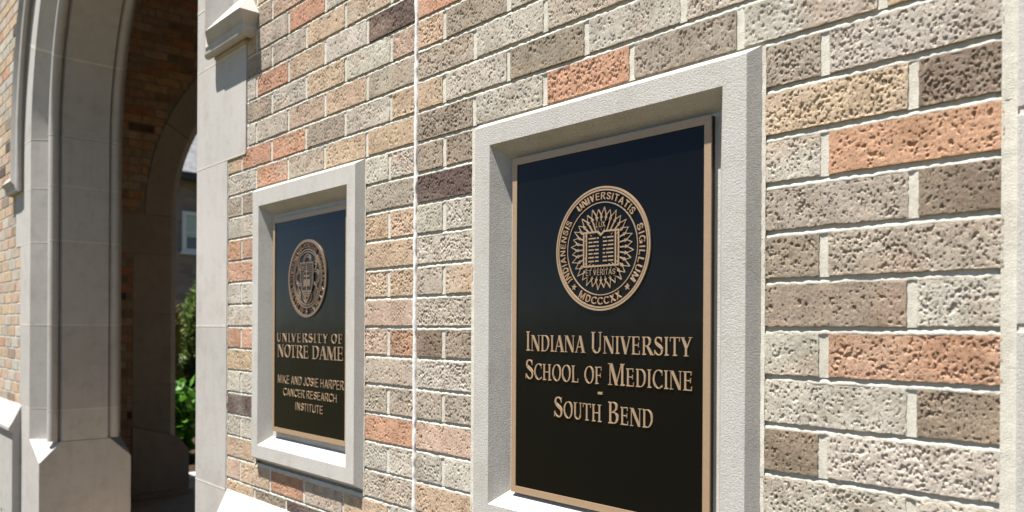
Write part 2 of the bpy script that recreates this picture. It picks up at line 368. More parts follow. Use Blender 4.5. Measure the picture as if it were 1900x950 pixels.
# ------------------------------------------------------------------ front archway
arch = empty('stone_archway', (-3.963, .235, 0), 'smooth limestone arch with rounded mouldings framing the dark porch opening', 'archway', 'archways of the porch')
XC, A, RI, ZS = -3.893, 1.064, 1.30, 1.05
def circ(e, y, r, a0, a1, n): return [(e+r*math.cos(math.radians(a0+(a1-a0)*i/n)), y-r*math.sin(math.radians(a0+(a1-a0)*i/n))) for i in range(n+1)]
EFS = {-1: .235, 1: .110}
def profile(eo, EF):
    p = [(eo, .03), (eo, -.002), (EF, -.002), (.055+(EF-.055)*.64, .074), (.055, .085)]
    p += circ(.032, .070, .027, 20, 270, 12)[0:0]
    # roll: from the chamfer round towards the opening and back to the quirk
    p += [(.032+.027*math.cos(t), .070+.027*math.sin(t)) for t in np.radians(np.linspace(-60, -290, 12))]
    p += [(.040, .099), (.026, .106), (0, .109), (0, .345), (.026, .349), (.040, .353)]
    p += [(.034+.030*math.cos(t), .383+.030*math.sin(t)) for t in np.radians(np.linspace(-70, -300, 12))]
    p += [(.06, .405), (min(EF, .2), .471), (eo, .471)]
    return p
def arcpt(e, t, side):
    """t in 0..1 over the left half from spring to apex."""
    R = RI+e; cx = XC-A+RI; ta = math.acos((XC-cx)/R); an = math.pi+(ta-math.pi)*t
    x = cx+R*math.cos(an); z = ZS+R*math.sin(an)
    return (x if side < 0 else 2*XC-x, z)
def sweep(name, prof, rows, m, parent, side, caps=True):
    """rows: list of functions e -> (x, z)."""
    V = []; n = len(prof)
    for f in rows:
        for (e, y) in prof: x, z = f(e, y); V.append((x, y, z))
    F = []
    for i in range(len(rows)-1):
        for j in range(n):
            q = (i*n+j, i*n+(j+1) % n, (i+1)*n+(j+1) % n, (i+1)*n+j); F.append(q if side < 0 else q[::-1])
    if caps: F += [tuple(range(n)), tuple(range((len(rows)-1)*n, len(rows)*n))]
    o = mesh(name, V, F, m, parent); recalc(o)
    return o
def smooth_by_angle(o, ang=35):
    me = o.data; me.polygons.foreach_set('use_smooth', np.ones(len(me.polygons), dtype=bool))
    import bmesh
    b = bmesh.new(); b.from_mesh(me)
    for e in b.edges:
        if len(e.link_faces) != 2 or e.calc_face_angle(0) > math.radians(ang): e.smooth = False
    b.to_mesh(me); b.free(); return o
GAP = .0022
def vert(z, side): return lambda e, y: ((XC-A-e) if side < 0 else (XC+A+e), z)
def sweep2(name, rows, m, parent):
    """rows: list of (profile, function e -> (x, z)); profiles all have the same number of points."""
    n = len(rows[0][0]); V = []; F = []
    for pr, f in rows:
        for (e, y) in pr: x, z = f(e, y); V.append((x, y, z))
    for i in range(len(rows)-1):
        for j in range(n): F.append((i*n+j, i*n+(j+1) % n, (i+1)*n+(j+1) % n, (i+1)*n+j))
    F += [tuple(range(n)), tuple(range((len(rows)-1)*n, len(rows)*n))]
    return smooth_by_angle(recalc(mesh(name, V, F, m, parent)))
for side, zj in ((-1, [-.64, -.468, .004, .472, .777, ZS]), (1, [-.64, -.513, .002, .526, .852, ZS])):
    EF = EFS[side]; EM = sum(EFS.values())/2
    eft = lambda t: EF+(EM-EF)*min(1, t*1.2)
    for i in range(len(zj)-1):
        z0, z1 = zj[i], zj[i+1]
        eo = (EF+.25) if (z0+z1)/2 < .5 else (EF+.385)
        smooth_by_angle(sweep('jamb_stone', profile(eo, EF), [vert(z0+GAP*(i > 0), side), vert(z1-GAP, side)], m_stone, arch, side))
        if i: # mortar bed just behind the face of the joint
            pj = [(e-(.0005 if e < EF-.01 else 0), y-(.0005 if y < .1 else 0)) for (e, y) in profile(eo-.002, EF)]
            smooth_by_angle(sweep('mortar', pj, [vert(z0-GAP*1.1, side), vert(z0+GAP*1.1, side)], m_mortar, arch, side))
    # voussoirs
    cuts = [0, .235, .47, .70, 1.0]
    for i in range(4):
        t0 = cuts[i]+.0012; t1 = cuts[i+1]-(.0012 if i < 3 else 0)
        sweep2('arch_stone', [(profile(EF+.24, eft(t)), (lambda e, y, t=t: arcpt(e, t, side))) for t in np.linspace(t0, t1, 10)], m_stone, arch)
    for tc_ in cuts[:4]:
        sweep2('mortar', [([(e-.0005, y-(.0005 if y < .1 else 0)) for (e, y) in profile(EF+.23, eft(t))], (lambda e, y, t=t: arcpt(e, max(0, t), side))) for t in (max(0, tc_-.003), tc_+.003)], m_mortar, arch)
    # square base with broached corners
    X = lambda e: (XC-A-e) if side < 0 else (XC+A+e)
    lo = [(EF+.25, -.002), (0, -.002), (0, .471), (EF+.25, .471)]
    V = [(X(e), y, z) for z in (-1.40, -.752) for (e, y) in lo]+[(X(e), y, -.642) for (e, y) in [(EF+.25, -.002), (EF, -.002), (0, .105), (0, .355), (EF, .471), (EF+.25, .471)]]
    F = [(0, 1, 2, 3), (0, 4, 5, 1), (1, 5, 6, 2), (2, 6, 7, 3), (0, 3, 7, 4), (4, 8, 9, 5), (5, 9, 10), (5, 10, 11, 6), (6, 11, 12), (6, 12, 13, 7), (7, 13, 8, 4), (8, 9, 10, 11, 12, 13)]
    bevel(recalc(mesh('pedestal', V, F, m_stone, arch)), .002)
    # hood mould with its return stop
    EA0 = {-1: .472, 1: .322}[side]; EA = EA0; zst = .925 if side > 0 else .845
    hp = [(EA-.05, .004), (EA-.05, -.012)]+[(EA-.052+.014*math.cos(t), -.026+.014*math.sin(t)) for t in np.radians(np.linspace(80, 290, 8))]+[(EA-.038, -.043), (EA-.030, -.040), (EA-.022, -.046), (EA, -.060), (EA+.078, -.001), (EA+.078, .004)]
    xe = .257
    RL = xe
    def end1(e, y): return (X(EA+RL-.06-y+0) if True else 0, zst+(e-EA))
    def end0(e, y): return (X(EA+RL-.06-y), zst+(e-EA))
    def mit(e, y): return (X(e), zst+(e-EA))
    n = len(hp); V = []
    rows3 = []
    rows3.append([(X(EA+RL-.06+max(0, -y)), .004, zst+(e-EA)) for (e, y) in hp])
    rows3.append([(X(EA+RL-.06+max(0, -y)), y, zst+(e-EA)) for (e, y) in hp])
    rows3.append([(X(e), y, zst+(e-EA)) for (e, y) in hp])
    rows3.append([(X(e), y, ZS+.1) for (e, y) in hp])
    for t in np.linspace(.06, 1, 22):
        rows3.append([(arcpt(e+(.397-EA0)*t, t, side)[0], y, arcpt(e+(.397-EA0)*t, t, side)[1]) for (e, y) in hp])
    # (vertical part runs straight to just over the springing, where the curve begins)
    rows3[3] = [(X(e), y, ZS) for (e, y) in hp]
    V = [p for r in rows3 for p in r]; F = []
    for i in range(len(rows3)-1):
        for j in range(n-1): F.append((i*n+j, i*n+j+1, (i+1)*n+j+1, (i+1)*n+j))
    o = mesh('hood_mould', V, F, m_stone, arch); recalc(o); smooth_by_angle(o, 30)
    # small footing fillet of stone below the stop
    g = MB(); a, b = sorted((X(EA-.045), X(EA+RL-.075)))
    g.box(a, b, -.012, .004, zst-.068, zst-.045); g.build('label_stop', m_stone, arch)

# ------------------------------------------------------------------ stone frames
def frame(name, x0, x1, z0, z1, ix0, ix1, iz0, iz1, label):
    f = empty(name, ((x0+x1)/2, 0, z0+ZE), label, 'niche', 'stone niches round the plaques')
    ch, sp = .0125, .026
    L = [(ch, .012), (ch, -.0005), (.0008, -.0190), (0, -.020)]
    rings = [(x0-d, x1+d, z0-d, z1+d, y) for (d, y) in L]
    rings += [(ix0, ix1, iz0, iz1, -.020), (ix0+.0006, ix1-.0006, iz0+.0006, iz1-.0006, -.0194), (ix0+sp, ix1-sp, iz0+sp, iz1-sp, .016), (ix0+sp+.05, ix1-sp-.05, iz0+sp+.05, iz1-sp-.05, .0163)]
    V = []; F = []
    for (a, b, c, d, y) in rings: V += [(a, y, c), (b, y, c), (b, y, d), (a, y, d)]
    for i in range(len(rings)-1):
        for j in range(4): F.append((i*4+j, i*4+(j+1) % 4, (i+1)*4+(j+1) % 4, (i+1)*4+j))
    F.append((len(V)-4, len(V)-3, len(V)-2, len(V)-1))
    recalc(mesh('surround', V[:28]+V[24:28], F[:24], m_frame, f))
    k = len(rings)-2; a, b, c, d, y = rings[k]
    mesh('back_panel', [(a, y+.0002, c), (b, y+.0002, c), (b, y+.0002, d), (a, y+.0002, d)], [(0, 1, 2, 3)], m_frame, f)
    return f
frame('wall_niche', -1.225, -.620, -.3775, .3935, -1.181, -.659, -.341, .3555, 'larger nearer limestone niche holding the plaque with the sunburst seal')
frame('wall_niche', -2.243, -1.676, -.3775, .3935, -2.205, -1.714, -.341, .349, 'smaller limestone niche nearest the archway, niche holding the plaque with the shield seal')

# ------------------------------------------------------------------ lettering
T_, t_, s_ = .108, .045, .06      # thick, thin, serif
def ell(cx, cy, rx, ry, a0, a1, wx, wy, n=18):
    an = np.radians(np.linspace(a0, a1, n)); out = []
    P = [(cx+rx*math.cos(a), cy+ry*math.sin(a)) for a in an]; Q = [(cx+(rx-wx)*math.cos(a), cy+(ry-wy)*math.sin(a)) for a in an]
    return [[P[i], P[i+1], Q[i+1], Q[i]] for i in range(n-1)]
def rect(x0, x1, y0, y1): return [[(x0, y0), (x1, y0), (x1, y1), (x0, y1)]]
def bar(x0, y0, x1, y1, w): return [[(x0, y0), (x0+w, y0), (x1+w, y1), (x1, y1)]]
def stem(x, w=T_, y0=0, y1=1, serif=True):
    r = rect(x, x+w, y0, y1)
    if serif:
        for (yy, d) in ((y0, 1), (y1, -1)): r += [[(x-s_, yy), (x+w+s_, yy), (x+w+s_, yy+d*.03), (x+w, yy+d*.075), (x, yy+d*.075), (x-s_, yy+d*.03)]]
    return r
def path(pts, wd):
    out = []
    pts = np.array(pts, float); n = len(pts); tg = np.gradient(pts, axis=0); tg /= np.linalg.norm(tg, axis=1)[:, None]; nr = np.stack([-tg[:, 1], tg[:, 0]], 1)
    wd = np.broadcast_to(np.array(wd, float), (n,)); a = pts+nr*wd[:, None]/2; b = pts-nr*wd[:, None]/2
    return [[tuple(b[i]), tuple(b[i+1]), tuple(a[i+1]), tuple(a[i])] for i in range(n-1)]
def bez(p0, p1, p2, p3, n=9):
    t = np.linspace(0, 1, n)[:, None]; p0, p1, p2, p3 = map(np.array, (p0, p1, p2, p3)); return (1-t)**3*p0+3*(1-t)**2*t*p1+3*(1-t)*t*t*p2+t**3*p3
def vs(x, y0, y1, w=.035): return rect(x, x+w, y0, y1)
def glyph(ch):
    if ch == 'I': return stem(.09), .31
    if ch == 'H': return stem(.09)+stem(.52)+rect(.2, .54, .49, .49+t_), .75
    if ch == 'E': return stem(.09)+rect(.15, .52, 0, t_)+rect(.15, .47, .5, .5+t_)+rect(.15, .50, 1-t_, 1)+vs(.50, 0, .22)+vs(.44, .40, .66)+vs(.475, .80, 1), .61
    if ch == 'F': return stem(.09)+rect(.15, .44, .48, .48+t_)+rect(.15, .48, 1-t_, 1)+vs(.41, .38, .64)+vs(.455, .78, 1), .56
    if ch == 'L': return stem(.09)+rect(.15, .50, 0, t_)+vs(.485, 0, .24), .57
    if ch == 'T': return stem(.22)+rect(0, .575, 1-t_, 1)+vs(0, .77, 1)+vs(.54, .77, 1), .58
    if ch == 'D': return stem(.09)+rect(.15, .32, 0, t_)+rect(.15, .32, 1-t_, 1)+ell(.30, .5, .37, .5, -90, 90, T_, t_), .71
    if ch == 'O': return ell(.36, .5, .345, .515, 0, 360, T_, t_, 33), .72
    if ch == 'C': return ell(.37, .5, .355, .515, 48, 312, T_, t_, 26)+vs(.59, .70, .99, .03)+vs(.60, .07, .2, .03), .66
    if ch == 'U': return stem(.08, T_, .25, 1, False)+[[(0.02, 1), (.02, .97), (.275, .97), (.275, 1)]]+rect(.52, .52+t_, .25, 1)+rect(.44, .655, .97, 1)+ell(.3275, .28, .2475, .29, 180, 360, .1, t_), .68
    if ch == 'N': return rect(.08, .08+t_, 0, 1)+rect(.0, .22, 0, .03)+rect(0, .15, .97, 1)+bar(.555, 0, .06, 1, .13)+rect(.63, .63+t_, 0, 1)+rect(.55, .765, .97, 1), .76
    if ch == 'A': return bar(.04, 0, .32, 1, t_+.01)+bar(.52, 0, .27, 1, .14)+rect(.16, .53, .31, .31+t_)+rect(-.02, .19, 0, .03)+rect(.43, .74, 0, .03), .71
    if ch == 'V': return bar(.27, 0, .03, 1, .14)+bar(.32, 0, .58, 1, t_+.01)+rect(-.03, .25, .97, 1)+rect(.50, .71, .97, 1), .67
    if ch == 'Y': return stem(.25, T_, 0, .46, False)+rect(.18, .45, 0, .03)+bar(.25, .42, .03, 1, .14)+bar(.33, .42, .55, 1, t_+.01)+rect(-.03, .24, .97, 1)+rect(.46, .67, .97, 1), .63
    if ch == 'R': return stem(.09)+rect(.15, .33, 1-t_, 1)+rect(.15, .33, .47, .47+t_)+ell(.31, .735, .26, .265, -90, 90, .115, t_)+bar(.55, 0, .29, .49, .14)+rect(.54, .74, 0, .03), .71
    if ch == 'B': return stem(.09)+rect(.15, .31, 1-t_, 1)+rect(.15, .33, .5, .5+t_)+rect(.15, .33, 0, t_)+ell(.30, .775, .235, .225, -90, 90, .11, t_)+ell(.32, .275, .27, .275, -90, 90, .12, t_), .65
    if ch == 'M': return rect(.09, .09+t_, 0, 1)+rect(.0, .23, 0, .03)+rect(-.01, .15, .97, 1)+bar(.40, 0, .07, 1, .14)+bar(.43, 0, .72, 1, t_)+stem(.74, T_), .95
    if ch == 'S':
        c = np.concatenate([bez((.47, .76), (.44, 1.02), (.10, 1.07), (.105, .77)), bez((.105, .77), (.11, .53), (.50, .52), (.50, .26))[1:], bez((.50, .26), (.50, -.07), (.10, -.05), (.06, .27))[1:]])
        n = len(c); wd = np.interp(np.linspace(0, 1, n), [0, .15, .32, .5, .68, .85, 1], [.03, .055, .10, .155, .10, .055, .03])
        return path(c, wd)+vs(.46, .72, .99, .03)+vs(.035, .02, .29, .03), .58
    if ch == '-': return rect(.05, .30, .25, .34), .35
    return [], .28
def add_prims(mb, polys, fx, y0, d, k0=0):
    for i, p in enumerate(polys):
        q = [fx(a, b) for (a, b) in p]
        ar = sum(q[j][0]*q[(j+1) % len(q)][1]-q[(j+1) % len(q)][0]*q[j][1] for j in range(len(q)))
        if ar < 0: q = q[::-1]
        yo = y0-d-((i+k0) % 9)*.00004
        # front face looks towards -Y
        mb.prism(q, lambda a, b: (a, y0, b), lambda a, b: (a, yo, b))
def serif_line(name, text, x0, x1, zb, cap, small, parent, yf, d=.0021, track=.0, bold=1):
    """text: upper case letters set at full cap height, lower case ones as small capitals."""
    pos = 0; items = []
    for ch in text:
        sc = 1 if (ch.isupper() or ch == '-') else small
        g_, wd = glyph(ch.upper())
        if ch == ' ': pos += .30; continue
        items.append((g_, pos, sc)); pos += (wd+track)*sc+.035
    tot = pos-.035; sx = (x1-x0)/tot; mb = MB(); k = 0
    for g_, p, sc in items:
        add_prims(mb, g_, lambda a, b: (x0+(p+a*sc)*sx, zb+b*sc*cap), yf, d, k); k += 3
    o = mb.build(name, m_gold if x0 > -1.5 else m_bronze, parent); return recalc(o)
def dl(a, b): return [a, b]
def sans(ch, w=.088):
    o = w/2; L = lambda *p: path_(list(p), w)
    def path_(p, wd): 
        out = []
        for a, b in zip(p[:-1], p[1:]):
            a = np.array(a, float); b = np.array(b, float); t = b-a; t /= np.linalg.norm(t); n_ = np.array([-t[1], t[0]])*wd/2
            out.append([tuple(a-n_), tuple(b-n_), tuple(b+n_), tuple(a+n_)])
        return out
    V = lambda x: rect(x-o, x+o, 0, 1)
    H = lambda x0, x1, y: rect(x0, x1, y-o*.9, y+o*.9)
    D_ = lambda x0, y0, x1, y1, k=1.08: [[(x0-o*k, y0), (x0+o*k, y0), (x1+o*k, y1), (x1-o*k, y1)]]
    if ch == 'I': return V(.1), .2
    if ch == 'H': return V(.1)+V(.6)+H(.1, .6, .52), .7
    if ch == 'E': return V(.1)+H(.1, .56, o)+H(.1, .53, .52)+H(.1, .56, 1-o), .58
    if ch == 'F': return V(.1)+H(.1, .50, .5)+H(.1, .54, 1-o), .55
    if ch == 'L': return V(.1)+H(.1, .52, o), .54
    if ch == 'T': return V(.28)+H(0, .56, 1-o), .56
    if ch == 'D': return V(.1)+H(.1, .30, o)+H(.1, .30, 1-o)+ell(.28, .5, .36, .5, -90, 90, w, w*.9), .66
    if ch == 'O': return ell(.36, .5, .36, .515, 0, 360, w, w*.9, 29), .72
    if ch == 'C': return ell(.36, .5, .36, .515, 40, 320, w, w*.9, 25), .68
    if ch == 'G': return ell(.36, .5, .36, .515, 40, 330, w, w*.9, 25)+H(.36, .70, .44)+rect(.70-w, .70, .05, .5), .74
    if ch == 'U': return rect(.02, .02+w, .3, 1)+rect(.62-w, .62, .3, 1)+ell(.32, .31, .30, .325, 180, 360, w, w*.9), .64
    if ch == 'J': return rect(.44-w, .44, .28, 1)+ell(.22, .28, .22, .295, 180, 360, w, w*.9), .46
    if ch == 'N': return V(.1)+V(.6)+D_(.57, 0, .13, 1), .7
    if ch == 'M': return V(.1)+V(.74)+D_(.42, 0, .13, 1, .9)+D_(.42, 0, .71, 1, .9), .84
    if ch == 'A': return D_(.08, 0, .34, 1)+D_(.60, 0, .34, 1)+H(.16, .52, .30), .68
    if ch == 'V': return D_(.32, 0, .07, 1)+D_(.32, 0, .57, 1), .64
    if ch == 'X': return D_(.08, 0, .54, 1)+D_(.54, 0, .08, 1), .62
    if ch == 'K': return V(.1)+D_(.57, 0, .20, .55)+D_(.12, .34, .55, 1), .64
    if ch == 'P': return V(.1)+H(.1, .33, 1-o)+H(.1, .33, .46)+ell(.31, .72, .26, .29, -90, 90, w, w*.9), .58
    if ch == 'R': return V(.1)+H(.1, .33, 1-o)+H(.1, .33, .48)+ell(.31, .735, .26, .28, -90, 90, w, w*.9)+D_(.55, 0, .36, .48), .65
    if ch == 'S':
        c = np.concatenate([bez((.50, .74), (.47, 1.0), (.09, 1.0), (.09, .73)), bez((.09, .73), (.09, .47), (.53, .55), (.53, .27))[1:], bez((.53, .27), (.53, 0), (.08, 0), (.06, .29))[1:]])
        return path(c, w), .60
    return [], .26
def sans_items(text, space=.28, gap=.10):
    pos = 0; it = []
    for ch in text:
        if ch == ' ': pos += space; continue
        g_, wd = sans(ch); it.append((g_, pos)); pos += wd+gap
    return it, pos-gap
def sans_into(mb, text, x0, x1, zb, cap, yf, d):
    it, tot = sans_items(text); sx = (x1-x0)/tot
    for k, (g_, p) in enumerate(it): add_prims(mb, g_, lambda a, b: (x0+(p+a)*sx, zb+b*cap), yf, d, k*3)
def sans_line(name, text, x0, x1, zb, cap, parent, yf, d=.0018):
    mb = MB(); sans_into(mb, text, x0, x1, zb, cap, yf, d); return recalc(mb.build(name, m_bronze, parent))
def ring_text(mb, text, cx, cz, R, cap, a0, a1, yf, d, inward=False, serif=False):
    """letters spread evenly from angle a0 to a1 (degrees); baseline radius R."""
    ms = [(glyph(ch) if serif else sans(ch, .125)) for ch in text]
    gap = .16; tot = sum(m[1] for m in ms)+gap*(len(ms)-1); p = 0
    for (g_, wd) in ms:
        an = math.radians(a0+(a1-a0)*(p+wd/2)/tot); p += wd+gap
        ux, uz = (math.sin(an), -math.cos(an)) if not inward else (-math.sin(an), math.cos(an))   # reading direction
        ox, oz = (math.cos(an), math.sin(an)) if not inward else (-math.cos(an), -math.sin(an))
        rb = R if not inward else R+cap
        bx, bz = cx+math.cos(an)*rb, cz+math.sin(an)*rb
        sx = abs(math.radians(a1-a0))*(R+cap*.5)/tot
        add_prims(mb, g_, lambda a, b: (bx+ux*(a-wd/2)*sx+ox*b*cap, bz+uz*(a-wd/2)*sx+oz*b*cap), yf, d)
def ringmesh(mb, cx, cz, r0, r1, yf, d, n=96):
    V = []; F = []
    for i in range(n):
        a = 2*math.pi*i/n; c, s = math.cos(a), math.sin(a)
        V += [(cx+r0*c, yf, cz+r0*s), (cx+r0*c, yf-d, cz+r0*s), (cx+r1*c, yf-d, cz+r1*s), (cx+r1*c, yf, cz+r1*s)]
    for i in range(n):
        j = (i+1) % n
        for k in range(4): F.append((4*i+k, 4*j+k, 4*j+(k+1) % 4, 4*i+(k+1) % 4))
    mb.add(V, F)
def closed(pts): return list(pts)+[pts[0]]
def strokes(mb, paths, fx, wd, yf, d):
    k = 0
    for p in paths:
        for a, b in zip(p[:-1], p[1:]):
            a = np.array(a, float); b = np.array(b, float); t = b-a; L = np.linalg.norm(t)
            if L < 1e-9: continue
            t /= L; nn = np.array([-t[1], t[0]])*wd/2; e = t*wd*.3
            add_prims(mb, [[tuple(a-nn-e), tuple(b-nn+e), tuple(b+nn+e), tuple(a+nn-e)]], fx, yf, d, k); k += 1
def plaque(name, x0, x1, z0, z1, bw, label):
    p = empty(name, ((x0+x1)/2, .01, z0+ZE), label, 'plaque', 'plaques in the stone frames')
    yf = .006; g = MB(); g.box(x0+.0006, x1-.0006, yf, .0145, z0+.0006, z1-.0006); g.build('edge', m_edge, p)
    g = MB(); g.box(x0+bw-.001, x1-bw+.001, yf-.0004, yf+.0003, z0+bw-.001, z1-bw+.001); g.build('panel', m_black, p)
    V = []; F = []
    for (i, y) in ((0, yf+.0005), (0, yf-.0022), (bw, yf-.0022), (bw, yf+.0002)): V += [(x0+i, y, z0+i), (x1-i, y, z0+i), (x1-i, y, z1-i), (x0+i, y, z1-i)]
    for i in range(3):
        for j in range(4): F.append((i*4+j, i*4+(j+1) % 4, (i+1)*4+(j+1) % 4, (i+1)*4+j))
    recalc(mesh('border', V, F, m_gold, p))
    return p, yf-.0004

p, yf = plaque('plaque', -1.140, -.694, -.3135, .3245, .0125, 'black and bronze plaque nearest the camera with a round sunburst and open book seal')
serif_line('lettering', 'Indiana University', -1.100, -.727, -.042, .0365, .81, p, yf)
serif_line('lettering', 'School of Medicine'.replace('of', 'of'), -1.101, -.724, -.095, .0365, .81, p, yf)
serif_line('lettering', 'South Bend', -1.025, -.800, -.160, .0365, .81, p, yf)
g = MB(); g.box(-.9185, -.9085, yf-.0026, yf, -.1125, -.1085); g.build('lettering', m_gold, p)
# --- sunburst seal
SX, SZ, SR = -.9135, .1375, .1065
seal = MB(); d = .003
for (a, b, dd) in ((.970, 1.0, .0030), (.932, .957, .0026), (.738, .752, .0018)): ringmesh(seal, SX, SZ, a*SR, b*SR, yf, dd)
so_ = recalc(seal.build('seal', m_gold, p))
tx = MB(); ring_text(tx, 'INDIANENSIS', SX, SZ, .79*SR, .112*SR, 217, 144, yf, d); recalc(tx.build('lettering', m_gold, so_))
tx = MB(); ring_text(tx, 'UNIVERSITATIS', SX, SZ, .79*SR, .112*SR, 127, 37, yf, d); recalc(tx.build('lettering', m_gold, so_))
tx = MB(); ring_text(tx, 'SIGILLUM', SX, SZ, .79*SR, .112*SR, 23, -40, yf, d); recalc(tx.build('lettering', m_gold, so_))
tx = MB(); ring_text(tx, 'MDCCCXX', SX, SZ, .785*SR, .115*SR, 237, 299, yf, d, inward=True); recalc(tx.build('lettering', m_gold, so_))
for an in (226, -49):
    st_ = MB()
    a = math.radians(an); cx = math.cos(a)*.84; cz = math.sin(a)*.84
    pts = [(cx+(.055 if i % 2 == 0 else .023)*math.cos(a+i*math.pi/5), cz+(.055 if i % 2 == 0 else .023)*math.sin(a+i*math.pi/5)) for i in range(10)]
    for i in range(0, 10): add_prims(st_, [[(cx, cz), pts[i], pts[(i+1) % 10]]], lambda a_, b_: (SX+a_*SR, SZ+b_*SR), yf, d, i)
    recalc(st_.build('star', m_gold, so_))
sb = MB(); F2 = lambda a, b: (SX+a*SR, SZ+b*SR)
for i in range(32):
    a = math.radians(i*11.25+5.6); c, s = math.cos(a), math.sin(a); R_ = .665 if i % 2 else .635
    rot = lambda r, q: (r*c-q*s, r*s+q*c)
    r0 = .30; hw = lambda r: r*.085
    if abs(math.cos(a)) > .75: r0 = .37
    strokes(sb, [[rot(r0, -hw(r0)), rot(.54, -hw(.56)), rot(R_, 0), rot(.54, hw(.56)), rot(r0, hw(r0))]], F2, .0115, yf, .0018)
    a2 = a+math.radians(5.6); c2, s2 = math.cos(a2), math.sin(a2); rot2 = lambda r, q: (r*c2-q*s2, r*s2+q*c2)
    strokes(sb, [[rot2(.50, -.02), rot2(.56, 0), rot2(.50, .02)]], F2, .012, yf, .002)
recalc(sb.build('sunburst', m_gold, so_))
bk = MB()
add_prims(bk, rect(-.385, .385, -.285, .285), F2, yf, .0012); recalc(bk.build('book', m_black, so_))
bk = MB(); y2 = yf-.0012
add_prims(bk, rect(-.385, .385, -.29, -.262)+rect(-.385, -.05, .262, .29)+rect(.05, .385, .262, .29)+rect(-.385, -.355, -.27, .27)+rect(.355, .385, -.27, .27)+rect(-.325, -.295, -.262, .262)+rect(.295, .325, -.262, .262)+[[(-.06, .29), (0, .235), (0, .20), (-.08, .265)], [(.06, .29), (.08, .265), (0, .20), (0, .235)]], F2, y2, .0016)
rs = np.random.default_rng(3)
for r in range(7):
    z = .175-r*.062
    for sgn in (-1, 1):
        cut = rs.uniform(.09, .19); a, b = (.045, .265)
        xs = [(a, cut-.012), (cut+.012, b)]
        for (q0, q1) in xs: add_prims(bk, rect(*(sorted((sgn*q0, sgn*q1))), z-.011, z+.011), F2, y2, .0014, r)
recalc(bk.build('book_page', m_gold, so_))
for q in (rect(-.115, .115, .335, .445), rect(-.335, .335, -.435, -.325)):
    mo = MB(); add_prims(mo, q, F2, yf, .0026); recalc(mo.build('motto_band', m_black, so_))
def small_text(mb, text, x0, x1, z, cap, yy): sans_into(mb, text, x0, x1, z, cap, yy, .0012)
mo = MB(); small_text(mo, 'LUX', SX-.098*SR, SX+.098*SR, SZ+.345*SR, .088*SR, yf-.0026); recalc(mo.build('lettering', m_gold, so_)); mo = MB(); small_text(mo, 'ET VERITAS', SX-.315*SR, SX+.315*SR, SZ-.425*SR, .088*SR, yf-.0026)
recalc(mo.build('lettering', m_gold, so_))

p, yf = plaque('plaque', -2.160, -1.746, -.297, .3075, .0125, 'black and bronze plaque nearest the archway with a round shield seal')
serif_line('lettering', 'UNIVERSITY OF', -2.132, -1.765, -.041, .0235, .8, p, yf, track=.13)
serif_line('lettering', 'NOTRE DAME', -2.128, -1.765, -.084, .0345, .8, p, yf)
sans_line('lettering', 'MIKE AND JOSIE HARPER', -2.126, -1.764, -.1575, .0225, p, yf)
sans_line('lettering', 'CANCER RESEARCH', -2.091, -1.797, -.1910, .0205, p, yf)
sans_line('lettering', 'INSTITUTE', -2.020, -1.869, -.2260, .0205, p, yf)
SX, SZ, SR = -1.956, .1305, .1045
seal = MB()
for (a, b, dd) in ((.93, 1.0, .0036), (.73, .76, .002), (.67, .695, .002)): ringmesh(seal, SX, SZ, a*SR, b*SR, yf, dd)
so_ = recalc(seal.build('seal', m_patina, p))
tx = MB(); ring_text(tx, 'SIGILLVM', SX, SZ, .785*SR, .125*SR, 257, 195, yf, d, serif=True); recalc(tx.build('lettering', m_patina, so_))
tx = MB(); ring_text(tx, 'VNIVERSITATIS', SX, SZ, .785*SR, .125*SR, 190, 108, yf, d, serif=True); recalc(tx.build('lettering', m_patina, so_))
tx = MB(); ring_text(tx, 'DOMINAE', SX, SZ, .785*SR, .125*SR, 104, 52, yf, d, serif=True); recalc(tx.build('lettering', m_patina, so_))
tx = MB(); ring_text(tx, 'NOSTRAE', SX, SZ, .785*SR, .125*SR, 46, -10, yf, d, serif=True); recalc(tx.build('lettering', m_patina, so_))
tx = MB(); ring_text(tx, 'A', SX, SZ, .785*SR, .125*SR, -17, -25, yf, d, serif=True); recalc(tx.build('lettering', m_patina, so_))
tx = MB(); ring_text(tx, 'LACV', SX, SZ, .785*SR, .125*SR, -33, -72, yf, d, serif=True); recalc(tx.build('lettering', m_patina, so_))
tx = MB(); add_prims(tx, rect(-.02, .02, -.92, -.78)+rect(-.06, .06, -.87, -.83), lambda a, b: (SX+a*SR, SZ+b*SR), yf, d)
recalc(tx.build('cross', m_patina, so_))
F2 = lambda a, b: (SX+a*SR, SZ+b*SR)
sh = [(-.33, .40), (.33, .40), (.33, -.02), (.25, -.30), (.0, -.62), (-.25, -.30), (-.33, -.02)]
em = MB()
for (cx, cz, r) in ((0, .42, .2), (-.42, .02, .2), (.42, .02, .2), (0, -.4, .24)):
    for rr_ in (r, r*.72): strokes(em, [[(cx+rr_*math.cos(t), cz+rr_*math.sin(t)) for t in np.linspace(0, 2*math.pi, 21)]], F2, .022, yf, .0015)
for sg in (-1, 1):
    for k_ in range(3): strokes(em, [[(sg*(.36+.05*k_), -.12-.05*k_), (sg*(.5+.02*k_), -.2-.08*k_), (sg*(.36+.01*k_), -.38-.07*k_)], [(sg*(.36+.05*k_), .2+.05*k_), (sg*(.5+.01*k_), .28+.06*k_), (sg*(.38+.01*k_), .36+.07*k_)]], F2, .02, yf, .0016)
recalc(em.build('lobe', m_patina, so_))
em = MB(); add_prims(em, [sh], F2, yf, .0020); recalc(em.build('shield', m_edge, so_))
em = MB(); y2 = yf-.0020
strokes(em, [closed(sh)], F2, .03, y2, .0012)
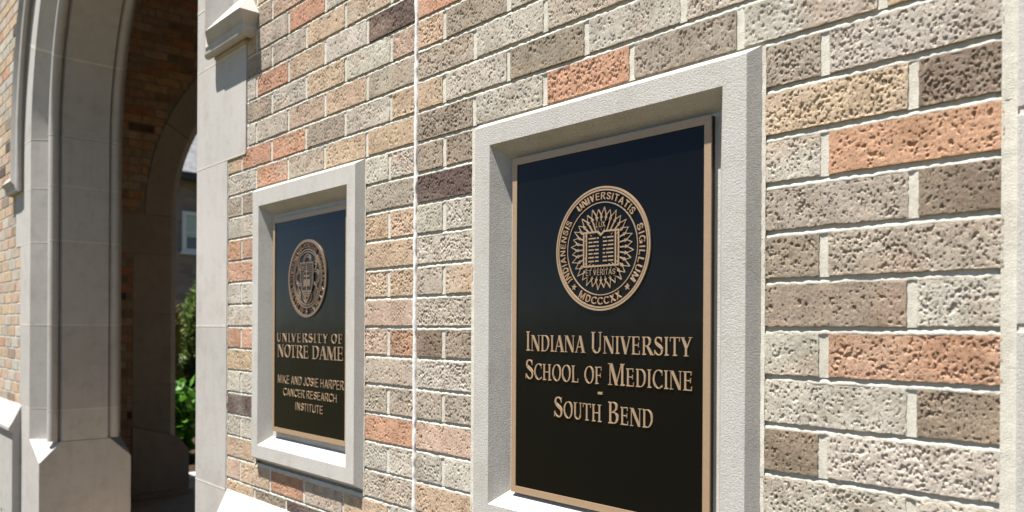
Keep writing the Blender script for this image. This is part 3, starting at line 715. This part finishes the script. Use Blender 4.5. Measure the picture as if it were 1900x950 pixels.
for i in range(13):
    z = .36-i*.048; strokes(em, [[(-.31, z), (-.12 if .2 > z > -.25 else -.05, z)], [(.12 if .2 > z > -.25 else .05, z), (.31, z)]], F2, .012, y2, .0006)
add_prims(em, rect(-.025, .025, -.3, .36)+rect(-.15, .15, .04, .085)+rect(-.10, .10, .16, .195), F2, y2, .0014)
add_prims(em, rect(-.17, -.03, -.20, -.02)+rect(.03, .17, -.20, -.02), F2, y2, .0011)
for z in (-.34, -.40, -.46): strokes(em, [[(-.22+.055*i+(.0), z+(.025 if i % 2 else -.01)) for i in range(9)]], lambda a, b: F2(a*max(.1, (b+.66)/.36), b), .025, y2, .0010)
strokes(em, [closed([(-.22+(.06 if i % 2 == 0 else .025)*math.cos(i*math.pi/5), .27+(.06 if i % 2 == 0 else .025)*math.sin(i*math.pi/5)) for i in range(10)])], F2, .014, y2, .001)
recalc(em.build('shield_device', m_patina, so_))

# ------------------------------------------------------------------ porch behind the arch
porch = empty('porch', (-4, 2.3, 0), 'dark brick porch interior seen through the front arch', 'porch')
XW = -6.75; YC = 2.40; HA = 1.03; RI2 = 1.64; ZS2 = .90
def in_arch(y, z, off):
    e = abs(y-YC); cx = RI2-HA; R = RI2+off
    if z < ZS2: return e < HA+off
    return e+cx < R and z-ZS2 < math.sqrt(max(0, R*R-(e+cx)**2))
B = Bricks((XW, 0, 0), (0, 1, 0), (1, 0, 0))
for n in range(-21, 58):
    z = (n+.5)*CO
    for (a, b) in run(.472, 4.25, n, .472, n % 2 == 1):
        # clip against the stone surround
        offs = .26 if z > ZS2 else (.47 if z > .585 else .33)
        pts = np.linspace(a, b, 9); ok = [not in_arch(q, z, offs) for q in pts]
        if all(ok): B.course(n, [(a, b)], rc(1), .03, False)
        elif any(ok):
            ks = [q for q, o_ in zip(pts, ok) if o_]
            if max(ks)-min(ks) > .03: B.course(n, [(min(ks), max(ks))], rc(1), .03, False)
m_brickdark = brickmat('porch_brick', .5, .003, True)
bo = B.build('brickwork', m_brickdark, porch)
ca = bo.data.attributes['Col']; arr = np.zeros(len(bo.data.vertices)*4, dtype=np.float32); ca.data.foreach_get('color', arr); arr = arr.reshape(-1, 4)
arr[:, :3] = arr[:, :3]*np.array([1.12, .92, .76]); ca.data.foreach_set('color', arr.ravel())
# mortar face with the arch cut out (columns)
g = MB(); ys = np.linspace(.47, 4.3, 80)
def atop(y):
    e = abs(y-YC)+RI2-HA; R = RI2+.17
    return ZS2+math.sqrt(max(0, R*R-e*e)) if e < R else None
for a, b in zip(ys[:-1], ys[1:]):
    ta, tb = atop(a), atop(b)
    lo = -1.4 if (ta is None or tb is None) else min(ta, tb)-.01
    g.box(XW-.42, XW-.004, a, b, lo, 3.4)
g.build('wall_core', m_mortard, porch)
g = MB(); g.box(-7.3, 2.2, .46, 4.6, 2.95, 3.1); g.build('ceiling', plain('porch_ceiling', (.30, .23, .16)), porch)
g = MB(); g.box(-7.2, 2.2, 4.3, 4.6, -1.4, 3.1); g.build('rear_wall', m_core, porch)
g = MB(); g.box(-1.1, -.9, .46, 4.4, -1.4, 3.1); g.build('end_wall', m_core, porch)
ia = empty('stone_archway', (XW-.2, YC, 0), 'smaller shaded stone arch inside the porch, opening on to the garden', 'archway', 'archways of the porch')
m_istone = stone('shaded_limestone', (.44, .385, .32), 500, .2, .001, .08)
def ipt(off, t, sg):
    R = RI2+off; ta = math.acos((RI2-HA)/R); an = ta*t
    return (YC+sg*(R*math.cos(an)-(RI2-HA)), ZS2+R*math.sin(an))
def iprof(o): return [(o, -.05), (o, .012), (.055, .012), (.0, -.045), (.0, -.36), (.055, -.43), (o, -.43)]
def isweep(name, prof, rows):
    V = [(XW+x, *f(o)) for f in rows for (o, x) in prof]; n = len(prof); F = []
    for i in range(len(rows)-1):
        for j in range(n): F.append((i*n+j, i*n+(j+1) % n, (i+1)*n+(j+1) % n, (i+1)*n+j))
    F += [tuple(range(n)), tuple(range((len(rows)-1)*n, len(rows)*n))]
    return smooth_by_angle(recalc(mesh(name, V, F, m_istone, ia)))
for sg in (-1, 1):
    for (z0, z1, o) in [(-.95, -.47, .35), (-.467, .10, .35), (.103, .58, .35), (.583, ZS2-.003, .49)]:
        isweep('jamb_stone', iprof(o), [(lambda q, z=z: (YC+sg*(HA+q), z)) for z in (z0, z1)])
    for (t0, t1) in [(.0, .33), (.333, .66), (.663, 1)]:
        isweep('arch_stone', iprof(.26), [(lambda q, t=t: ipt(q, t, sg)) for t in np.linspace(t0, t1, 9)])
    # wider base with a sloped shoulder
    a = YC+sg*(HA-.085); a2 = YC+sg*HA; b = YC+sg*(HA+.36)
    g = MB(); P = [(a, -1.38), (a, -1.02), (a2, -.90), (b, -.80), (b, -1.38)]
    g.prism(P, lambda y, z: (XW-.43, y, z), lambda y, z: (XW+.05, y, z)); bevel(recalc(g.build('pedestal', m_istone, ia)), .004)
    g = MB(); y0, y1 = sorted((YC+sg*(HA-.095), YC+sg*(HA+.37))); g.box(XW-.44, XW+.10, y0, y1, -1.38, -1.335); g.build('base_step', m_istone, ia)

# ------------------------------------------------------------------ garden
def leafmat(name, c, c2):
    m, nt, bs = mat(name); n = noise(nt, 6, 3); r = ramp(nt, n.outputs[0], [(.35, c), (.65, c2)]); nt.links.new(r.outputs[0], bs.inputs['Base Color'])
    bs.inputs['Roughness'].default_value = .5; bs.inputs['Specular IOR Level'].default_value = .4
    tr = node(nt, 'ShaderNodeBsdfTranslucent'); nt.links.new(r.outputs[0], tr.inputs[0]); mx = node(nt, 'ShaderNodeMixShader'); mx.inputs[0].default_value = .3
    nt.links.new(bs.outputs[0], mx.inputs[1]); nt.links.new(tr.outputs[0], mx.inputs[2]); nt.links.new(mx.outputs[0], nt.nodes['Material Output'].inputs[0]); return m
def leaves(name, pts, size, asp, m, parent, up=.3, seed=1):
    r = np.random.default_rng(seed); n = len(pts); d = r.normal(size=(n, 3)); d[:, 2] = d[:, 2]*.6+up; d /= np.linalg.norm(d, axis=1)[:, None]
    q = r.normal(size=(n, 3)); q -= (q*d).sum(1)[:, None]*d; q /= np.linalg.norm(q, axis=1)[:, None]
    s = size*r.uniform(.6, 1.25, n)[:, None]; nn = np.cross(d, q)
    a = pts; b = pts+d*s*.45+q*s*asp*.5-nn*s*.06; c = pts+d*s-nn*s*.16; e = pts+d*s*.45-q*s*asp*.5-nn*s*.06
    V = np.stack([a, b, c, e], 1).reshape(-1, 3); F = np.arange(n*4).reshape(-1, 4); return mesh(name, V, F, m, parent)
def conifer(x, y, h, rad, label, c, c2, seed, n=12000):
    o = empty('conifer', (x, y, 0), label, 'conifer', 'clipped conifers beyond the porch')
    r = np.random.default_rng(seed); t = r.random(n)**.8; a = r.uniform(0, 2*math.pi, n)
    rad_ = rad*np.clip(1.1*(1-t**6), .2, 1)*(1-.25*t)*(.72+.33*vn(a*3+seed, t*9))*np.sqrt(r.uniform(.55, 1, n))
    P = np.stack([x+rad_*np.cos(a), y+rad_*np.sin(a), -1.32+t*h], 1)
    leaves('foliage', P, .10, .34, leafmat('conifer_leaf', c, c2), o, up=.9, seed=seed)
    g = MB(); nn = 8
    for i in range(nn):
        pass
    V = [(x+rr_*math.cos(2*math.pi*i/8), y+rr_*math.sin(2*math.pi*i/8), z) for (rr_, z) in ((.06, -1.385), (.02, -1.385+h*.9)) for i in range(8)]
    mesh('trunk', V, [(i, (i+1) % 8, 8+(i+1) % 8, 8+i) for i in range(8)], plain('bark', (.12, .085, .06)), o); return o
conifer(-10.5, 2.38, 2.00, .42, 'golden olive conifer, the left one of the two beyond the porch', (.24, .22, .05), (.34, .29, .075), 5)
conifer(-10.6, 3.18, 2.08, .45, 'dark green conifer, partly hidden by the sunlit stone edge of the arch', (.09, .15, .035), (.15, .21, .055), 6)
conifer(-10.9, 3.95, 2.05, .42, 'dark green conifer, hidden further right beyond the porch', (.05, .085, .02), (.085, .13, .035), 8)
def shrub(x, y, h, rad, label, seed, n=1500, size=.12):
    o = empty('leafy_shrub', (x, y, 0), label, 'shrub', 'leafy shrubs in the garden bed')
    r = np.random.default_rng(seed); V = []; F = []; pts = []
    for i in range(16):
        a = r.uniform(0, 2*math.pi); q = rad*math.sqrt(r.random())*.9; hh = h*r.uniform(.7, 1)
        b0 = np.array([x+q*.3*math.cos(a), y+q*.3*math.sin(a), -1.385]); b1 = np.array([x+q*math.cos(a), y+q*math.sin(a), -1.385+hh*.92])
        k = len(V); 
        for (pt, w_) in ((b0, .008), (b1, .003)):
            for j in range(4): V.append((pt[0]+w_*math.cos(j*math.pi/2), pt[1]+w_*math.sin(j*math.pi/2), pt[2]))
        F += [(k+j, k+(j+1) % 4, k+4+(j+1) % 4, k+4+j) for j in range(4)]
        t = r.random(n//16)**.7; pts.append(b0+(b1-b0)*t[:, None]+r.normal(size=(n//16, 3))*np.array([.08, .08, .03]))
    leaves('foliage', np.concatenate(pts), size, .6, leafmat('shrub_leaf', (.055, .17, .012), (.11, .27, .03)), o, up=.35, seed=seed)
    mesh('stem', V, F, plain('green_stem', (.06, .1, .03)), o); return o
shrub(-8.45, 1.93, .88, .30, 'bright green leafy shrub in front of the conifers, in full sun', 3)
shrub(-8.55, 2.55, .86, .32, 'bright green leafy shrub hidden behind the stone arch edge', 4)
o = shrub(-5.46, -.20, .27, .07, 'tiny leafy weed at the foot of the left plinth', 9, 160, .04)
del o['group']; o['category'] = 'plant'; o.name = 'weed'

# house far behind
house = empty('house', (-27, 8, 0), 'rough stone house with a grey shingle roof far behind the porch', 'house')
m_rub, nt, bs = mat('rubble_stone')
tc = node(nt, 'ShaderNodeTexCoord'); mp = node(nt, 'ShaderNodeMapping'); mp.inputs['Scale'].default_value = (2.2, 2.2, 4.5); nt.links.new(tc.outputs['Object'], mp.inputs[0])
vo = node(nt, 'ShaderNodeTexVoronoi'); vo.inputs['Scale'].default_value = 1.3; nt.links.new(mp.outputs[0], vo.inputs['Vector'])
r_ = ramp(nt, vo.outputs['Color'], [(.2, (.12, .085, .07)), (.5, (.19, .15, .125)), (.8, (.15, .12, .115))]); nt.links.new(r_.outputs[0], bs.inputs['Base Color']); bs.inputs['Roughness'].default_value = .9
bumpn(nt, bs, vo.outputs['Distance'], .6, .05)
g = MB(); g.box(-32, -24, 3, 14, -1.385, 4.35); g.build('wall', m_rub, house)
m_roof = stone('grey_shingle', (.22, .22, .235), 8, .8, .05, .2)
g = MB(); g.prism([(-23.5, 4.42), (-28, 8.6), (-32.5, 4.42), (-32.5, 4.30), (-28, 8.45), (-23.5, 4.30)], lambda x, z: (x, 2.6, z), lambda x, z: (x, 14.4, z)); recalc(g.build('roof', m_roof, house))
g = MB(); g.box(-23.6, -23.38, 2.6, 14.4, 4.26, 4.47); g.build('gutter', plain('dark_gutter', (.03, .028, .028), .5), house)
m_white = plain('white_paint', (.5, .5, .51)); m_glass, nt, bs = mat('window_glass'); bs.inputs['Base Color'].default_value = (.05, .065, .07, 1); bs.inputs['Roughness'].default_value = .08
for (y0, z0) in ((7.62, 2.2), (11.0, 2.2)):
    wn = MB()
    for b in ((y0, y0+.12, z0, z0+1.2), (y0+.82, y0+.94, z0, z0+1.2), (y0+.12, y0+.82, z0, z0+.1), (y0+.12, y0+.82, z0+1.08, z0+1.2), (y0+.12, y0+.82, z0+.55, z0+.60)): wn.box(-24.02, -23.93, *b)
    for q in (1, 2): wn.box(-24.0, -23.95, y0+.12+.7*q/3-.01, y0+.12+.7*q/3+.01, z0+.60, z0+1.08)
    wo = wn.build('window', m_white, house)
    g = MB(); g.box(-24.01, -23.975, y0+.1, y0+.85, z0+.05, z0+1.15); g.build('pane', m_glass, wo)
    g = MB(); g.box(-23.974, -23.97, y0+.13, y0+.81, z0+.45, z0+1.07); g.build('blind', plain('green_blind', (.35, .42, .38)), wo)
    g = MB(); g.box(-24.05, -23.86, y0-.05, y0+.99, z0-.07, z0); g.build('sill', m_white, wo)
